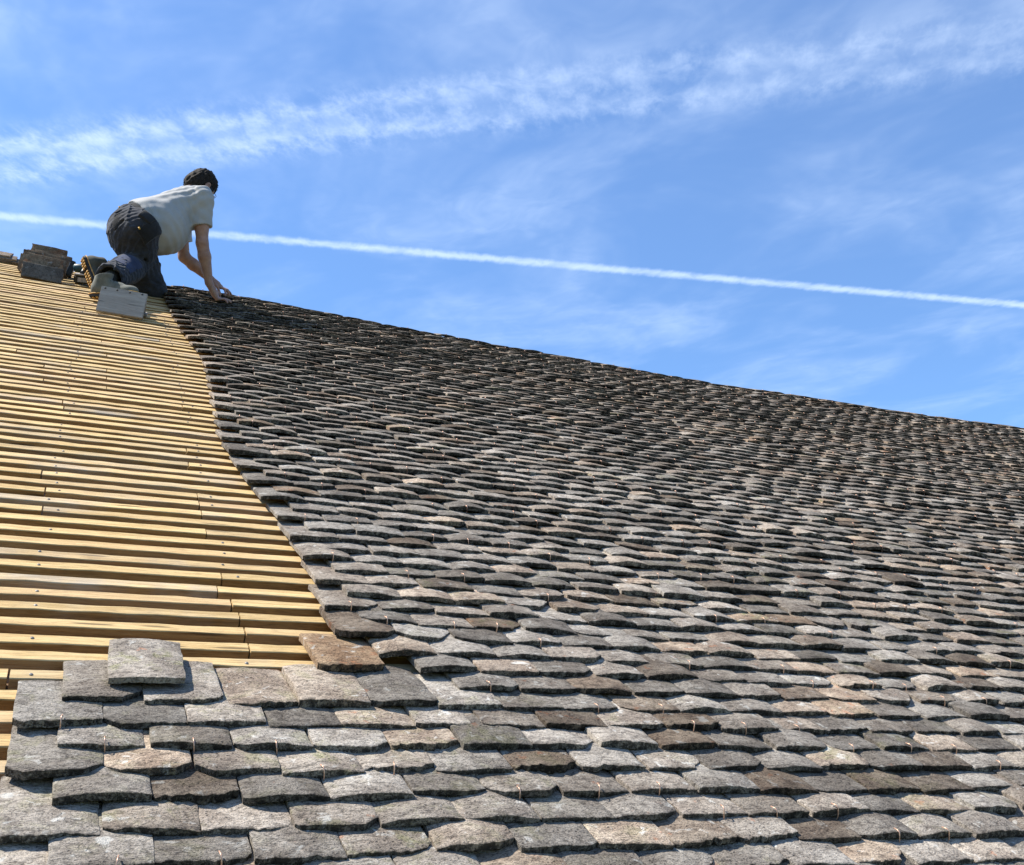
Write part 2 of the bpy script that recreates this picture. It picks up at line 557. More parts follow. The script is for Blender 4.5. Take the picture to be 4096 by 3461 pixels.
# lay out every tile of the field
tiles = []
J0 = -10
for j in range(J0, N_ROWS - 1):
    v = (j - 0.3) * P
    x0 = left_end(v) + (0.0 if j % 2 else 0.5 * STEP)
    i_first = 0
    if j <= 3:
        i_first = -5 if j % 2 == 0 else -4
    u_max = 3.4 + max(0.0, v) * 1.62
    i = i_first
    wander = random.uniform(-0.012, 0.012)
    drift = 0.0
    while x0 + i * STEP < u_max:
        if i > 2:
            drift = drift * 0.985 + random.gauss(0, 0.0045)
        u = x0 + (i + 0.5) * STEP + wander * min(1.0, max(0, i) / 3.0) + drift + random.gauss(0, 0.0016)
        if j == 5 and i == 0:
            u -= 0.085
        if j == 4 and i == 0:
            i += 1
            continue
        big = RNG.random()
        tone = float(np.clip(RNG.normal(1.0, 0.20), 0.58, 1.45))
        hue = float(abs(RNG.normal(0.05, 0.17)))
        moss = float(max(0.0, RNG.normal(-0.10, 0.30)))
        if big < 0.07:
            tone, hue = 0.45 + 0.2 * RNG.random(), 0.3 + 0.25 * RNG.random()
        elif big < 0.16:
            tone, hue = 1.15 + 0.25 * RNG.random(), 0.3 + 0.35 * RNG.random()
        elif big < 0.185:
            tone, hue = 0.8, 0.45 + 0.25 * RNG.random()
        elif big < 0.30:
            tone, hue = 0.62 + 0.12 * RNG.random(), 0.08
        if v > 2.5:
            f = min(1.0, (v - 2.5) / 2.0)
            tone *= 1 - 0.18 * f  # upslope tiles darkened, painting in the shade of their tails
            hue = min(1.0, hue + 0.12 * f)
        if u < 1.1 and v < 0.35:
            moss = max(moss, 0.35 * RNG.random() + 0.1)
        if j == 5 and i == 0:
            tone, hue = 0.9, 1.0
        n = N_TAIL + sag(u, v) + random.gauss(0, 0.0016)
        ya, ra, pa = random.gauss(0, 0.010), random.gauss(0, 0.012), random.gauss(0, 0.010)
        tilt = TILT + pa
        ydir = (UV_V * math.cos(tilt) - UV_N * math.sin(tilt))
        xdir = UV_U.copy()
        zdir = xdir.cross(ydir)
        rot = Matrix((xdir, ydir, zdir)).transposed()
        rot = rot @ Matrix.Rotation(ya, 3, 'Z') @ Matrix.Rotation(ra, 3, 'Y')
        s = (random.uniform(0.975, 1.02), random.uniform(0.975, 1.03), random.uniform(0.9, 1.15))
        m4 = Matrix.Translation(roof(u, v + random.gauss(0, 0.0034), n)) @ rot.to_4x4() @ Matrix.Diagonal((*s, 1.0))
        ctr = m4 @ Vector((0, 0.05, 0.01))
        px, py, dist = project(ctr)
        vis = -150 < px < 4246 and py < 3500
        gi = i + (j // 2)
        hook = ((gi * 7 + j * 3) % 11) in (0, 4, 8) and random.random() < 0.80
        tiles.append(dict(j=j, i=i, m=m4, c=(min(tone, 1.5), min(hue, 1.0), min(moss, 0.9), 1.0), d=dist, vis=vis,
                          area=(1.0 / dist ** 2) * max(0.05, (CAM - ctr).normalized().dot(m4.col[2].to_3d().normalized()) + 0.12),
                          hook=hook, seed=int(RNG.integers(0, 100000))))
        i += 1

order = sorted([k_ for k_ in range(len(tiles)) if tiles[k_]['vis']], key=lambda k_: -tiles[k_]['area'])
near = set(order[:298])

# near tiles: one object each, sharing 60 shapes
SHAPES = []
for s in range(60):
    vv, ff, tt_ = tile_geom(900 + s, 17, 13)
    SHAPES.append(tail_attr(mesh_from('tile', vv, ff, M_TILE, True, 38), tt_))


def hook_data(x=0.0):
    z = TILE_T
    pts = [(x, 0.016, z + 0.0105), (x + 0.0005, 0.004, z + 0.0118), (x + 0.0012, -0.0035, z + 0.0095), (x + 0.002, -0.0055, z * 0.45), (x + 0.002, -0.003, -0.006), (x + 0.002, 0.03, -0.0095)]
    return tube_data(pts, 0.0014, 5)


HOOK_ME = mesh_from('hook', *hook_data(), M_COPPER)
for k_, tl in enumerate(tiles):
    if k_ not in near:
        continue
    o = link('tile', SHAPES[tl['seed'] % len(SHAPES)], ROOF, mat4=tl['m'])
    o.color = tl['c']
    if tl['hook']:
        h = link('hook', HOOK_ME, o, loc=(random.uniform(-0.03, 0.03), 0, 0))
        h.rotation_euler = (0, random.uniform(-0.1, 0.1), random.uniform(-0.25, 0.25))

# the rest of the field: real tiles, joined
LOWS = [tile_geom(3000 + s, 9, 6) for s in range(48)]
Vs, Fs, Ts, Ds, off = [], [], [], [], 0
HV, HF = [], []
hook_lo = tube_data([(0, 0.012, TILE_T + 0.011), (0.001, -0.0035, TILE_T + 0.0105), (0.002, -0.005, -0.002), (0.002, 0.02, -0.008)], 0.0023, 4)
for k_, tl in enumerate(tiles):
    if k_ in near:
        continue
    vv, ff, tt_ = LOWS[tl['seed'] % len(LOWS)]
    Ds.append(tt_)
    mm = np.array(tl['m'])
    Vs.append(vv @ mm[:3, :3].T + mm[:3, 3])
    Fs += [tuple(q_ + off for q_ in f) for f in ff]
    Ts.append(np.tile(np.array(tl['c'], dtype=np.float32), (len(vv), 1)))
    off += len(vv)
    if tl['hook']:
        hv = np.array(hook_lo[0]) + np.array([random.uniform(-0.03, 0.03), 0, 0])
        hv = hv @ mm[:3, :3].T + mm[:3, 3]
        HF += [tuple(q_ + len(HV) for q_ in f) for f in hook_lo[1]]
        HV += [tuple(x) for x in hv]
fm = tail_attr(mesh_from('tile_field', np.concatenate(Vs), Fs, M_TILES, True, 38), np.concatenate(Ds))
ca = fm.color_attributes.new('tone', 'FLOAT_COLOR', 'POINT')
ca.data.foreach_set('color', np.concatenate(Ts).ravel())
tag(link('tile_field', fm, ROOF), kind='stuff')
tag(link('hook_field', mesh_from('hook_field', HV, HF, M_COPPER), ROOF), kind='stuff')

# the tile laid first in the next course, at the head of the left block
tm = Matrix((UV_U, (UV_V * math.cos(TILT * 0.75) - UV_N * math.sin(TILT * 0.75)), UV_U.cross(UV_V * math.cos(TILT * 0.75) - UV_N * math.sin(TILT * 0.75)))).transposed()
lo_m = Matrix.Translation(roof(0.215, 0.303, N_TAIL + 0.017)) @ (tm @ Matrix.Rotation(-0.02, 3, 'Z')).to_4x4()
lt = link('tile', mesh_from('tile', *tile_geom(915, 17, 13)[:2], M_TILE, True, 38), ROOF, mat4=lo_m)
lt.color = (1.12, 0.12, 0.75, 1.0)

# ridge board that closes the gap under the last course
us_ = np.linspace(-2.8, 14.0, 40)
rv_, rf_ = [], []
for x in us_:
    g_ = sag(float(x), N_ROWS * P) - 0.004
    for (dv_, dn_) in ((0.010, -0.22), (0.010, g_), (0.036, g_ - 0.01), (0.036, -0.22)):
        rv_.append(tuple(roof(float(x), N_ROWS * P + dv_, dn_)))
for i in range(len(us_) - 1):
    for q_ in range(4):
        rf_.append((i * 4 + q_, i * 4 + 4 + q_, i * 4 + 4 + (q_ + 1) % 4, i * 4 + (q_ + 1) % 4))
rb_ = link('ridge_board', mesh_from('ridge_board', rv_, rf_, M_OLDWOOD, False), ROOF)
rb_.color = (1, 0, 0, 1)

# battens
BAT_B, BAT_T = 0.475 * P, 0.036
joints = {42: [-0.297], 39: [-0.158], 36: [-0.144, 0.124], 21: [-0.076], 19: [-0.056, 0.433], 17: [-0.055], 24: [0.425], 20: [0.433],
          18: [0.435], 16: [0.434], 12: [0.452], 10: [0.461], 9: [0.473], 8: [0.478], 7: [0.477], 48: [0.093], 44: [0.123], 40: [0.124], 38: [0.123]}
RAFTERS = [-2.02, -1.38, -0.70, -0.03, 0.47, 1.02]


def batten_mesh(u0, u1, k, seed):
    r = np.random.default_rng(9000 + k)
    ns = max(3, int((u1 - u0) / 0.07))
    us = np.linspace(u0, u1, ns + 1)
    b = BAT_B * r.uniform(0.93, 1.07)
    v1 = k * P + r.normal(0, 0.0022)
    n1_ = r.normal(0, 0.0022)
    tl_ = r.normal(0, 0.0012)
    r = np.random.default_rng(seed)
    b += r.normal(0, 0.0007)
    n1_ += r.normal(0, 0.0006)
    fs_ = [harm(r, 5, 3, 60) for _ in range(4)]
    ch = 0.0022
    V, F = [], []
    for x in us:
        dv = [f_(x) * 0.0009 for f_ in fs_]
        sl_ = tl_ * (x + 2.6)
        prof = [(v1 - b + dv[0], -BAT_T), (v1 - b + dv[0], n1_ - ch + dv[2]), (v1 - b + ch + dv[0], n1_ + dv[2]),
                (v1 - ch + dv[1], n1_ + dv[3]), (v1 + dv[1], n1_ - ch + dv[3]), (v1 + dv[1], -BAT_T)]
        for (a, n) in prof:
            V.append(tuple(roof(x, a + sl_, n)))
    for s in range(ns):
        for q_ in range(6):
            q2 = (q_ + 1) % 6
            a = s * 6
            F.append((a + q_, a + 6 + q_, a + 6 + q2, a + q2))
    F.append((0, 1, 2, 3, 4, 5))
    e = ns * 6
    F.append((e + 5, e + 4, e + 3, e + 2, e + 1, e))
    me = mesh_from('batten', V, F, M_BATTEN, True, 30)
    me.materials.append(M_BATTEN_SHADE)
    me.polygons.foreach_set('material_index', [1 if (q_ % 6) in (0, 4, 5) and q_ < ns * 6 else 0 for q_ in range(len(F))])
    return me, n1_


nv, nf = join(tube_data([(0, 0, -0.002), (0, 0, 0.0012), (0, 0, 0.0024)], [0.0024, 0.0048, 0.0036], 8))
NAIL_ME = mesh_from('nail', nv, nf, M_STEEL)
for k in range(ROW0, N_ROWS + 1):
    js = joints.get(k)
    if js is None:
        js = [] if random.random() < 0.72 else [random.choice([-0.70, -0.06, 0.44]) + random.uniform(-0.03, 0.03)]
    far_r = left_end(k * P) + 0.45 if k > 5 else 1.1
    ends = [-2.6] + sorted(js) + [far_r]
    for a, b_ in zip(ends[:-1], ends[1:]):
        g = 0.0012 + 0.002 * random.random()
        me, ntop = batten_mesh(a + g, b_ - g, k, 5000 + k * 7 + int(a * 10))
        o = link('batten', me, ROOF)
        o.color = (random.uniform(0.86, 1.12), max(0.0, random.gauss(0.22, 0.30)), max(0.0, random.gauss(0.0, 0.35)), 1)
        if k >= 3 and k < 60:
            for ru in RAFTERS[1:5]:
                if a + 0.01 < ru < b_ - 0.01 and random.random() < 0.75:
                    uu = ru + random.uniform(-0.02, 0.02)
                    for e_ in js:
                        if abs(uu - e_) < 0.035:
                            uu = e_ + (0.045 if a >= e_ - 0.001 else -0.045)
                    nl = link('nail', NAIL_ME, o, loc=roof(uu, k * P - BAT_B * random.uniform(0.35, 0.65), ntop))
                    nl.rotation_euler = (SLOPE + random.uniform(-0.2, 0.2), random.uniform(-0.25, 0.25), 0)

# rafters and the dark boarding below
for ru in RAFTERS:
    vs, fs = box_data(0, 0, 0, 0.075, (N_ROWS - ROW0) * P, 0.11)
    m4 = Matrix.Translation(roof(ru, (N_ROWS + ROW0) * 0.5 * P, -BAT_T - 0.056)) @ Matrix((UV_U, UV_V, UV_N)).transposed().to_4x4()
    o = link('rafter', mesh_from('rafter', vs, fs, M_OLDWOOD, False), ROOF, mat4=m4)
    o.color = (1, 0, 0, 1)
vs, fs = box_data(0, 0, 0, 17.0, (N_ROWS - ROW0) * P, 0.02)
m4 = Matrix.Translation(roof(5.6, (N_ROWS + ROW0) * 0.5 * P, -BAT_T - 0.125)) @ Matrix((UV_U, UV_V, UV_N)).transposed().to_4x4()
o = link('boarding', mesh_from('boarding', vs, fs, M_OLDWOOD, False), ROOF, mat4=m4)
o.color = (1, 0, 0, 1)
# ridge board and the far slope that falls away behind it
V2 = Vector((0, math.cos(SLOPE), -math.sin(SLOPE)))
rp = roof(0, N_ROWS * P + 0.012, -0.16)
a0, a1_ = rp + UV_U * -2.9, rp + UV_U * 14.0
sv = [tuple(a0), tuple(a1_), tuple(a1_ + V2 * 7.0), tuple(a0 + V2 * 7.0)]
sv += [tuple(Vector(x) + Vector((0, 0, -0.12))) for x in sv]
link('rear_slope', mesh_from('rear_slope', sv, [(0, 1, 2, 3), (7, 6, 5, 4), (0, 4, 5, 1), (1, 5, 6, 2), (2, 6, 7, 3), (3, 7, 4, 0)], M_TILE, False), ROOF).color = (0.7, 0.2, 0, 1)

# ------------------------------------------------------------------ smooth solid modelling (signed distances -> mesh)
class Solid:
    def __init__(self, lo, hi, h):
        self.lo = np.array(lo, dtype=np.float32)
        self.h = h
        self.n = np.ceil((np.array(hi) - np.array(lo)) / h).astype(int) + 1
        self.F = np.full(self.n, 0.2, dtype=np.float32)

    def grid(self, a, b):
        i0 = np.clip(np.floor((np.array(a) - self.lo) / self.h).astype(int), 0, self.n - 1)
        i1 = np.clip(np.ceil((np.array(b) - self.lo) / self.h).astype(int) + 1, 1, self.n)
        sl_ = tuple(slice(x, y) for x, y in zip(i0, i1))
        ax = [self.lo[d] + self.h * np.arange(i0[d], i1[d], dtype=np.float32) for d in range(3)]
        return sl_, ax[0][:, None, None], ax[1][None, :, None], ax[2][None, None, :]

    def blend(self, sl_, d, k, sub=False):
        f = self.F[sl_]
        if sub:
            hh = np.clip(0.5 - 0.5 * (f + d) / k, 0, 1)
            self.F[sl_] = f * (1 - hh) - d * hh + k * hh * (1 - hh)
        else:
            hh = np.clip(0.5 + 0.5 * (f - d) / k, 0, 1)
            self.F[sl_] = f * (1 - hh) + d * hh - k * hh * (1 - hh)

    def cone(self, a, b, ra, rb, k=0.02, clip=None, sub=False):
        a, b = np.array(a, dtype=np.float32), np.array(b, dtype=np.float32)
        m = max(ra, rb) + k * 2 + 0.03
        sl_, x, y, z = self.grid(np.minimum(a, b) - m, np.maximum(a, b) + m)
        ab = b - a
        L2 = float(ab @ ab) + 1e-9
        t_ = np.clip(((x - a[0]) * ab[0] + (y - a[1]) * ab[1] + (z - a[2]) * ab[2]) / L2, 0, 1)
        d = np.sqrt((x - a[0] - t_ * ab[0]) ** 2 + (y - a[1] - t_ * ab[1]) ** 2 + (z - a[2] - t_ * ab[2]) ** 2) - (ra + (rb - ra) * t_)
        if clip is not None:
            c, nn = clip
            nn = np.array(nn) / np.linalg.norm(nn)
            d = np.maximum(d, (x - c[0]) * nn[0] + (y - c[1]) * nn[1] + (z - c[2]) * nn[2])
        self.blend(sl_, d, k, sub)
        return self

    def ell(self, c, r, axes=None, k=0.02, sub=False):
        c = np.array(c, dtype=np.float32)
        r = np.array(r, dtype=np.float32)
        A = np.eye(3, dtype=np.float32) if axes is None else np.array([np.array(q_) / np.linalg.norm(q_) for q_ in axes], dtype=np.float32)
        m = float(r.max()) + k * 2 + 0.03
        sl_, x, y, z = self.grid(c - m, c + m)
        l = [(x - c[0]) * A[i, 0] + (y - c[1]) * A[i, 1] + (z - c[2]) * A[i, 2] for i in range(3)]
        k0 = np.sqrt((l[0] / r[0]) ** 2 + (l[1] / r[1]) ** 2 + (l[2] / r[2]) ** 2)
        k1 = np.sqrt((l[0] / r[0] ** 2) ** 2 + (l[1] / r[1] ** 2) ** 2 + (l[2] / r[2] ** 2) ** 2) + 1e-6
        self.blend(sl_, k0 * (k0 - 1) / k1, k, sub)
        return self

    def cut(self, c, nn):
        """keep the side of the plane the normal points away from"""
        nn = np.array(nn) / np.linalg.norm(nn)
        sl_, x, y, z = self.grid(self.lo, self.lo + self.h * self.n)
        self.F = np.maximum(self.F, ((x - c[0]) * nn[0] + (y - c[1]) * nn[1] + (z - c[2]) * nn[2]).astype(np.float32))
        return self

    def ripple(self, fn):
        sl_, x, y, z = self.grid(self.lo, self.lo + self.h * self.n)
        near_ = np.abs(self.F) < 0.05
        X, Y, Z = np.broadcast_arrays(x, y, z)
        self.F[near_] += fn(X[near_], Y[near_], Z[near_]).astype(np.float32)
        return self

    def mesh(self):
        F, n = self.F, self.n
        S = F < 0
        cnt = np.zeros(n - 1, dtype=np.int8)
        for dx_ in (0, 1):
            for dy_ in (0, 1):
                for dz_ in (0, 1):
                    cnt += S[dx_:n[0] - 1 + dx_, dy_:n[1] - 1 + dy_, dz_:n[2] - 1 + dz_]
        act = (cnt > 0) & (cnt < 8)
        idx = np.full(n - 1, -1, dtype=np.int64)
        C = np.argwhere(act)
        idx[act] = np.arange(len(C))
        acc = np.zeros((len(C), 3))
        num = np.zeros(len(C))
        corners = [(a, b, c) for a in (0, 1) for b in (0, 1) for c in (0, 1)]
        vals = {c: F[C[:, 0] + c[0], C[:, 1] + c[1], C[:, 2] + c[2]] for c in corners}
        for c in corners:
            for d in range(3):
                if c[d] == 0:
                    e = list(c)
                    e[d] = 1
                    fa, fb = vals[c], vals[tuple(e)]
                    mk = (fa < 0) != (fb < 0)
                    tt = np.where(mk, fa / np.where(mk, fa - fb, 1), 0)
                    pos = np.tile(np.array(c, dtype=float), (len(C), 1))
                    pos[:, d] += tt
                    acc += pos * mk[:, None]
                    num += mk
        V = self.lo + self.h * (C + acc / num[:, None])
        faces = []
        for d in range(3):
            a, b = [q_ for q_ in range(3) if q_ != d]
            s0 = [slice(None)] * 3
            s1 = [slice(None)] * 3
            s0[d], s1[d] = slice(0, n[d] - 1), slice(1, n[d])
            for q_ in (a, b):
                s0[q_] = slice(1, n[q_] - 1)
                s1[q_] = slice(1, n[q_] - 1)
            A_, B_ = S[tuple(s0)], S[tuple(s1)]
            E = np.argwhere(A_ != B_)
            if not len(E):
                continue
            fl = A_[tuple(E.T)]
            E = E.copy()
            E[:, a] += 1
            E[:, b] += 1
            quad = []
            for oa, ob in ((-1, -1), (0, -1), (0, 0), (-1, 0)):
                q_ = E.copy()
                q_[:, a] += oa
                q_[:, b] += ob
                quad.append(idx[tuple(q_.T)])
            Q = np.stack(quad, 1)
            flip = fl if d != 1 else ~fl
            Q = np.where(flip[:, None], Q, Q[:, ::-1])
            faces.append(Q)
        Fq = np.concatenate(faces)
        Fq = Fq[(Fq >= 0).all(1)]
        return V, Fq


def solid_obj(name, sol, mat, parent=None, smooth_it=2):
    V, Q = sol.mesh()
    # a little relaxation takes the voxel steps out
    for _ in range(smooth_it):
        s = np.zeros_like(V)
        c = np.zeros(len(V))
        for i in range(4):
            np.add.at(s, Q[:, i], V[Q[:, (i + 1) % 4]])
            np.add.at(c, Q[:, i], 1)
        V = V * 0.45 + 0.55 * s / np.maximum(c, 1)[:, None]
    me = bpy.data.meshes.new(name)
    me.vertices.add(len(V))
    me.vertices.foreach_set('co', V.astype(np.float32).ravel())
    me.loops.add(len(Q) * 4)
    me.loops.foreach_set('vertex_index', Q.astype(np.int32).ravel())
    me.polygons.add(len(Q))
    me.polygons.foreach_set('loop_start', np.arange(0, len(Q) * 4, 4, dtype=np.int32))
    me.polygons.foreach_set('use_smooth', np.ones(len(Q), dtype=bool))
    me.update(calc_edges=True)
    me.materials.append(mat)
    return link(name, me, parent)


# ------------------------------------------------------------------ the roofer, kneeling near the ridge
def skin_material():
    m, k, b = new_mat('skin')
    tc = k.new('ShaderNodeTexCoord').outputs['Object']
    n = k.noise(tc, 22.0, 5.0, 0.6)
    k.l.new(k.mix(k.ramp(n, 0.3, 0.7), (0.25, 0.125, 0.080), (0.34, 0.190, 0.130)), b.inputs['Base Color'])
    b.inputs['Roughness'].default_value = 0.55
    b.inputs['Subsurface Weight'].default_value = 0.08
    b.inputs['Subsurface Radius'].default_value = (0.01, 0.004, 0.002)
    k.l.new(k.bump(k.noise(tc, 160.0, 3.0), 0.25, 0.001), b.inputs['Normal'])
    return m


M_SKIN = skin_material()
M_SHIRT = cloth_material('grey_cotton', (0.325, 0.325, 0.322), 0.05, 9.0, 0.35, 0.010, (1.0, 1.0, 0.5))
M_TROUS = cloth_material('navy_work_cloth', (0.030, 0.033, 0.043), 0.35, 13.0, 0.85, 0.026, (0.6, 0.6, 1.4), (0.075, 0.072, 0.066))
M_NAVY = cloth_material('blue_panel_cloth', (0.026, 0.038, 0.082), 0.25, 15.0, 0.5, 0.012)
M_BLACK = cloth_material('black_pocket_cloth', (0.016, 0.017, 0.019), 0.3, 16.0, 0.6, 0.012)
M_YEL = plain_material('yellow_tab', (0.45, 0.26, 0.04), 0.6, 0, 0.15)
M_SHOE = cloth_material('dusty_grey_suede', (0.115, 0.118, 0.100), 0.35, 26.0, 0.4, 0.004)
M_SHOE2 = cloth_material('dark_olive_suede', (0.075, 0.075, 0.062), 0.25, 26.0, 0.4, 0.004)
M_SOLE = plain_material('tan_rubber', (0.50, 0.29, 0.09), 0.7, 0, 0.3, 60.0)
M_RUB = plain_material('black_rubber', (0.030, 0.029, 0.028), 0.7, 0, 0.3, 60.0)
M_HAIR = plain_material('dark_hair', (0.020, 0.016, 0.013), 0.75, 0, 0.6, 90.0, 0.5, 0.003, 0.12)
M_FRAME = plain_material('spectacle_frame', (0.02, 0.03, 0.05), 0.35, 0.2, 0.1)

hipN, hipF = (0.268, 4.93, 3.615), (0.215, 5.12, 3.630)
kneeN, ankN = (0.300, 5.170, 3.470), (0.112, 4.785, 3.150)
kneeF, ankF = (0.432, 5.290, 3.352), (0.030, 5.265, 3.425)
shN, shF = (0.680, 5.035, 3.995), (0.560, 5.340, 3.975)
elN, elF = (0.716, 5.080, 3.680), (0.630, 5.450, 3.720)
wrN, wrF = (0.800, 5.165, 3.412), (0.838, 5.500, 3.600)
HS = 1.07
HEAD = np.array((0.690, 5.225, 4.212))
HF = np.array((0.60, 0.44, -0.66))
HF = HF / np.linalg.norm(HF)
HU = np.array((0.35, 0.10, 1.0))
HU = HU - HU.dot(HF) * HF
HU = HU / np.linalg.norm(HU)
HR = np.cross(HF, HU)


def hp(f, r, u):
    return HEAD + (HF * f + HR * r + HU * u) * HS


def lerp(a, b, t_):
    return tuple(np.array(a) + (np.array(b) - np.array(a)) * t_)


MAN = bpy.data.objects.new('person', None)
COL.objects.link(MAN)
tag(MAN, 'roofer in grey t-shirt and dark work trousers kneeling, both hands on the tiles', 'person')

bd = Solid((-0.10, 4.66, 3.02), (1.08, 5.66, 4.42), 0.0045)
# trunk and legs, a little slimmer than the clothes over them
bd.cone((0.29, 5.06, 3.76), (0.50, 5.13, 3.87), 0.13, 0.15, 0.05)
bd.cone((0.50, 5.13, 3.87), (0.60, 5.18, 4.03), 0.14, 0.09, 0.05)
bd.cone(shN, shF, 0.062, 0.062, 0.05)
bd.cone(lerp(hipN, hipF, 0.5), (0.29, 5.06, 3.76), 0.12, 0.13, 0.05)
bd.cone(hipN, kneeN, 0.085, 0.055, 0.04).cone(kneeN, ankN, 0.055, 0.038, 0.02)
bd.cone(hipF, kneeF, 0.085, 0.050, 0.04).cone(kneeF, ankF, 0.050, 0.036, 0.02)
# arms
bd.cone(shN, elN, 0.057, 0.043, 0.03).cone(elN, lerp(elN, wrN, 0.35), 0.043, 0.047, 0.02).cone(lerp(elN, wrN, 0.35), wrN, 0.046, 0.029, 0.015)
bd.cone(shF, elF, 0.057, 0.042, 0.03).cone(elF, lerp(elF, wrF, 0.35), 0.042, 0.046, 0.02).cone(lerp(elF, wrF, 0.35), wrF, 0.045, 0.029, 0.015)
bd.ell(lerp(shN, elN, 0.55), (0.045, 0.052, 0.09), k=0.03)
# neck and head
bd.cone((0.60, 5.185, 4.07), hp(-0.035, 0, -0.06), 0.066, 0.058, 0.03)
bd.ell(hp(-0.012, 0, 0.025), tuple(HS * q_ for q_ in (0.097, 0.076, 0.088)), (HF, HR, HU), 0.02)
bd.ell(hp(0.035, 0, -0.045), tuple(HS * q_ for q_ in (0.062, 0.060, 0.070)), (HF, HR, HU), 0.03)
bd.ell(hp(0.062, 0, -0.088), tuple(HS * q_ for q_ in (0.030, 0.036, 0.026)), (HF, HR, HU), 0.025)
bd.cone(hp(0.084, 0, 0.012), hp(0.112, 0, -0.030), 0.011, 0.016, 0.012)
bd.ell(hp(0.082, 0, -0.066), tuple(HS * q_ for q_ in (0.014, 0.028, 0.010)), (HF, HR, HU), 0.008)
bd.cone(hp(0.088, 0.038, 0.022), hp(0.088, -0.038, 0.022), 0.010, 0.010, 0.012)
for s in (-1, 1):
    bd.ell(hp(-0.004, s * 0.080, -0.012), tuple(HS * q_ for q_ in (0.020, 0.008, 0.033)), (HF, HR, HU), 0.005)
    bd.ell(hp(0.000, s * 0.087, -0.010), tuple(HS * q_ for q_ in (0.010, 0.006, 0.018)), (HF, HR, HU), 0.004, sub=True)
    bd.ell(hp(0.090, s * 0.032, 0.002), tuple(HS * q_ for q_ in (0.014, 0.016, 0.010)), (HF, HR, HU), 0.008, sub=True)
    bd.ell(hp(0.078, s * 0.032, 0.002), tuple(HS * q_ for q_ in (0.012, 0.013, 0.011)), (HF, HR, HU), 0.003)


def hand(wr, pal, tips, thumb, up_):
    """palm as a flat pad, four bent fingers of unequal length, thumb from the side of the palm"""
    wr, pal, up_ = np.array(wr), np.array(pal), np.array(up_)
    f = (pal - wr) / np.linalg.norm(pal - wr)
    sd = np.cross(up_, f)
    sd = sd / np.linalg.norm(sd)
    up2 = np.cross(f, sd)
    bd.cone(wr, pal - f * 0.01, 0.028, 0.027, 0.012)
    for s, r_ in ((-0.026, 0.0165), (0.0, 0.0185), (0.026, 0.017)):
        bd.cone(wr + f * 0.012 + sd * s * 0.6, pal + f * 0.022 + sd * s, 0.017, r_, 0.014)
    for i, tip in enumerate(tips):
        k0 = pal + f * 0.030 + sd * (-0.033 + 0.022 * i) + up2 * 0.002
        tip = np.array(tip)
        mid = k0 * 0.52 + tip * 0.48 + up2 * 0.016
        q2 = k0 * 0.22 + tip * 0.78 + up2 * 0.010
        bd.cone(k0 - f * 0.012, k0, 0.0105, 0.0105, 0.006).cone(k0, mid, 0.0102, 0.0094, 0.003).cone(mid, q2, 0.0094, 0.0086, 0.003).cone(q2, tip, 0.0086, 0.0078, 0.003)
    th_ = np.array(thumb)
    t0 = wr * 0.55 + pal * 0.45 + sd * (-0.030 if np.dot(th_ - pal, sd) < 0 else 0.030)
    tm_ = t0 * 0.45 + th_ * 0.55 + up2 * 0.010
    bd.cone(wr * 0.7 + pal * 0.3, t0, 0.017, 0.0145, 0.01).cone(t0, tm_, 0.0135, 0.0115, 0.005).cone(tm_, th_, 0.0115, 0.0092, 0.004)


def on_roof(u, v, n):
    return tuple(roof(u, v, n))


SF = 0.062                                   # where finger pads meet the tiles near the ridge
hand(wrN, on_roof(0.858, 6.180, 0.092),
     [on_roof(0.962, 6.225, SF), on_roof(0.978, 6.185, SF), on_roof(0.972, 6.150, SF - 0.002), on_roof(0.945, 6.115, SF - 0.002)],
     on_roof(0.905, 6.265, SF + 0.004), UV_N)
hand(wrF, on_roof(0.905, 6.560, 0.120),
     [on_roof(1.000, 6.600, SF - 0.008), on_roof(1.022, 6.560, SF - 0.008), on_roof(1.000, 6.515, SF - 0.006), on_roof(0.965, 6.480, SF - 0.004)],
     on_roof(0.925, 6.470, SF), UV_N)
solid_obj('body', bd, M_SKIN, MAN)

# t-shirt
sh = Solid((0.0, 4.80, 3.40), (0.90, 5.56, 4.24), 0.0055)
sh.ell((0.290, 5.055, 3.708), (0.200, 0.190, 0.190), k=0.03)
sh.ell((0.405, 5.095, 3.772), (0.205, 0.195, 0.192), k=0.08)
sh.ell((0.455, 5.100, 3.735), (0.150, 0.165, 0.165), k=0.08)
sh.ell((0.515, 5.150, 3.935), (0.185, 0.190, 0.150), ((0.8, 0.2, 0.55), (-0.3, 0.95, 0.0), (-0.5, -0.15, 0.85)), k=0.08)
sh.ell((0.590, 5.180, 4.042), (0.110, 0.170, 0.100), ((0.8, 0.2, 0.55), (-0.35, 0.93, 0.0), (-0.5, -0.15, 0.85)), k=0.07)
for a, b_ in ((shN, elN), (shF, elF)):
    e_ = lerp(a, b_, 0.62)
    dv = np.array(b_) - np.array(a)
    sh.cone(lerp(a, b_, -0.12), lerp(a, b_, 0.90), 0.079, 0.074, 0.045, clip=(e_, dv))
sh.cone(shN, (0.575, 5.14, 3.99), 0.076, 0.10, 0.05).cone(shF, (0.555, 5.24, 3.99), 0.076, 0.10, 0.05)
sh.cut((0.285, 5.05, 3.702), (-0.80, -0.10, -0.52))
sh.cone((0.575, 5.17, 4.06), (0.615, 5.19, 4.115), 0.085, 0.075, 0.04)
sh.cut((0.655, 5.205, 4.140), (0.62, 0.15, 0.77))
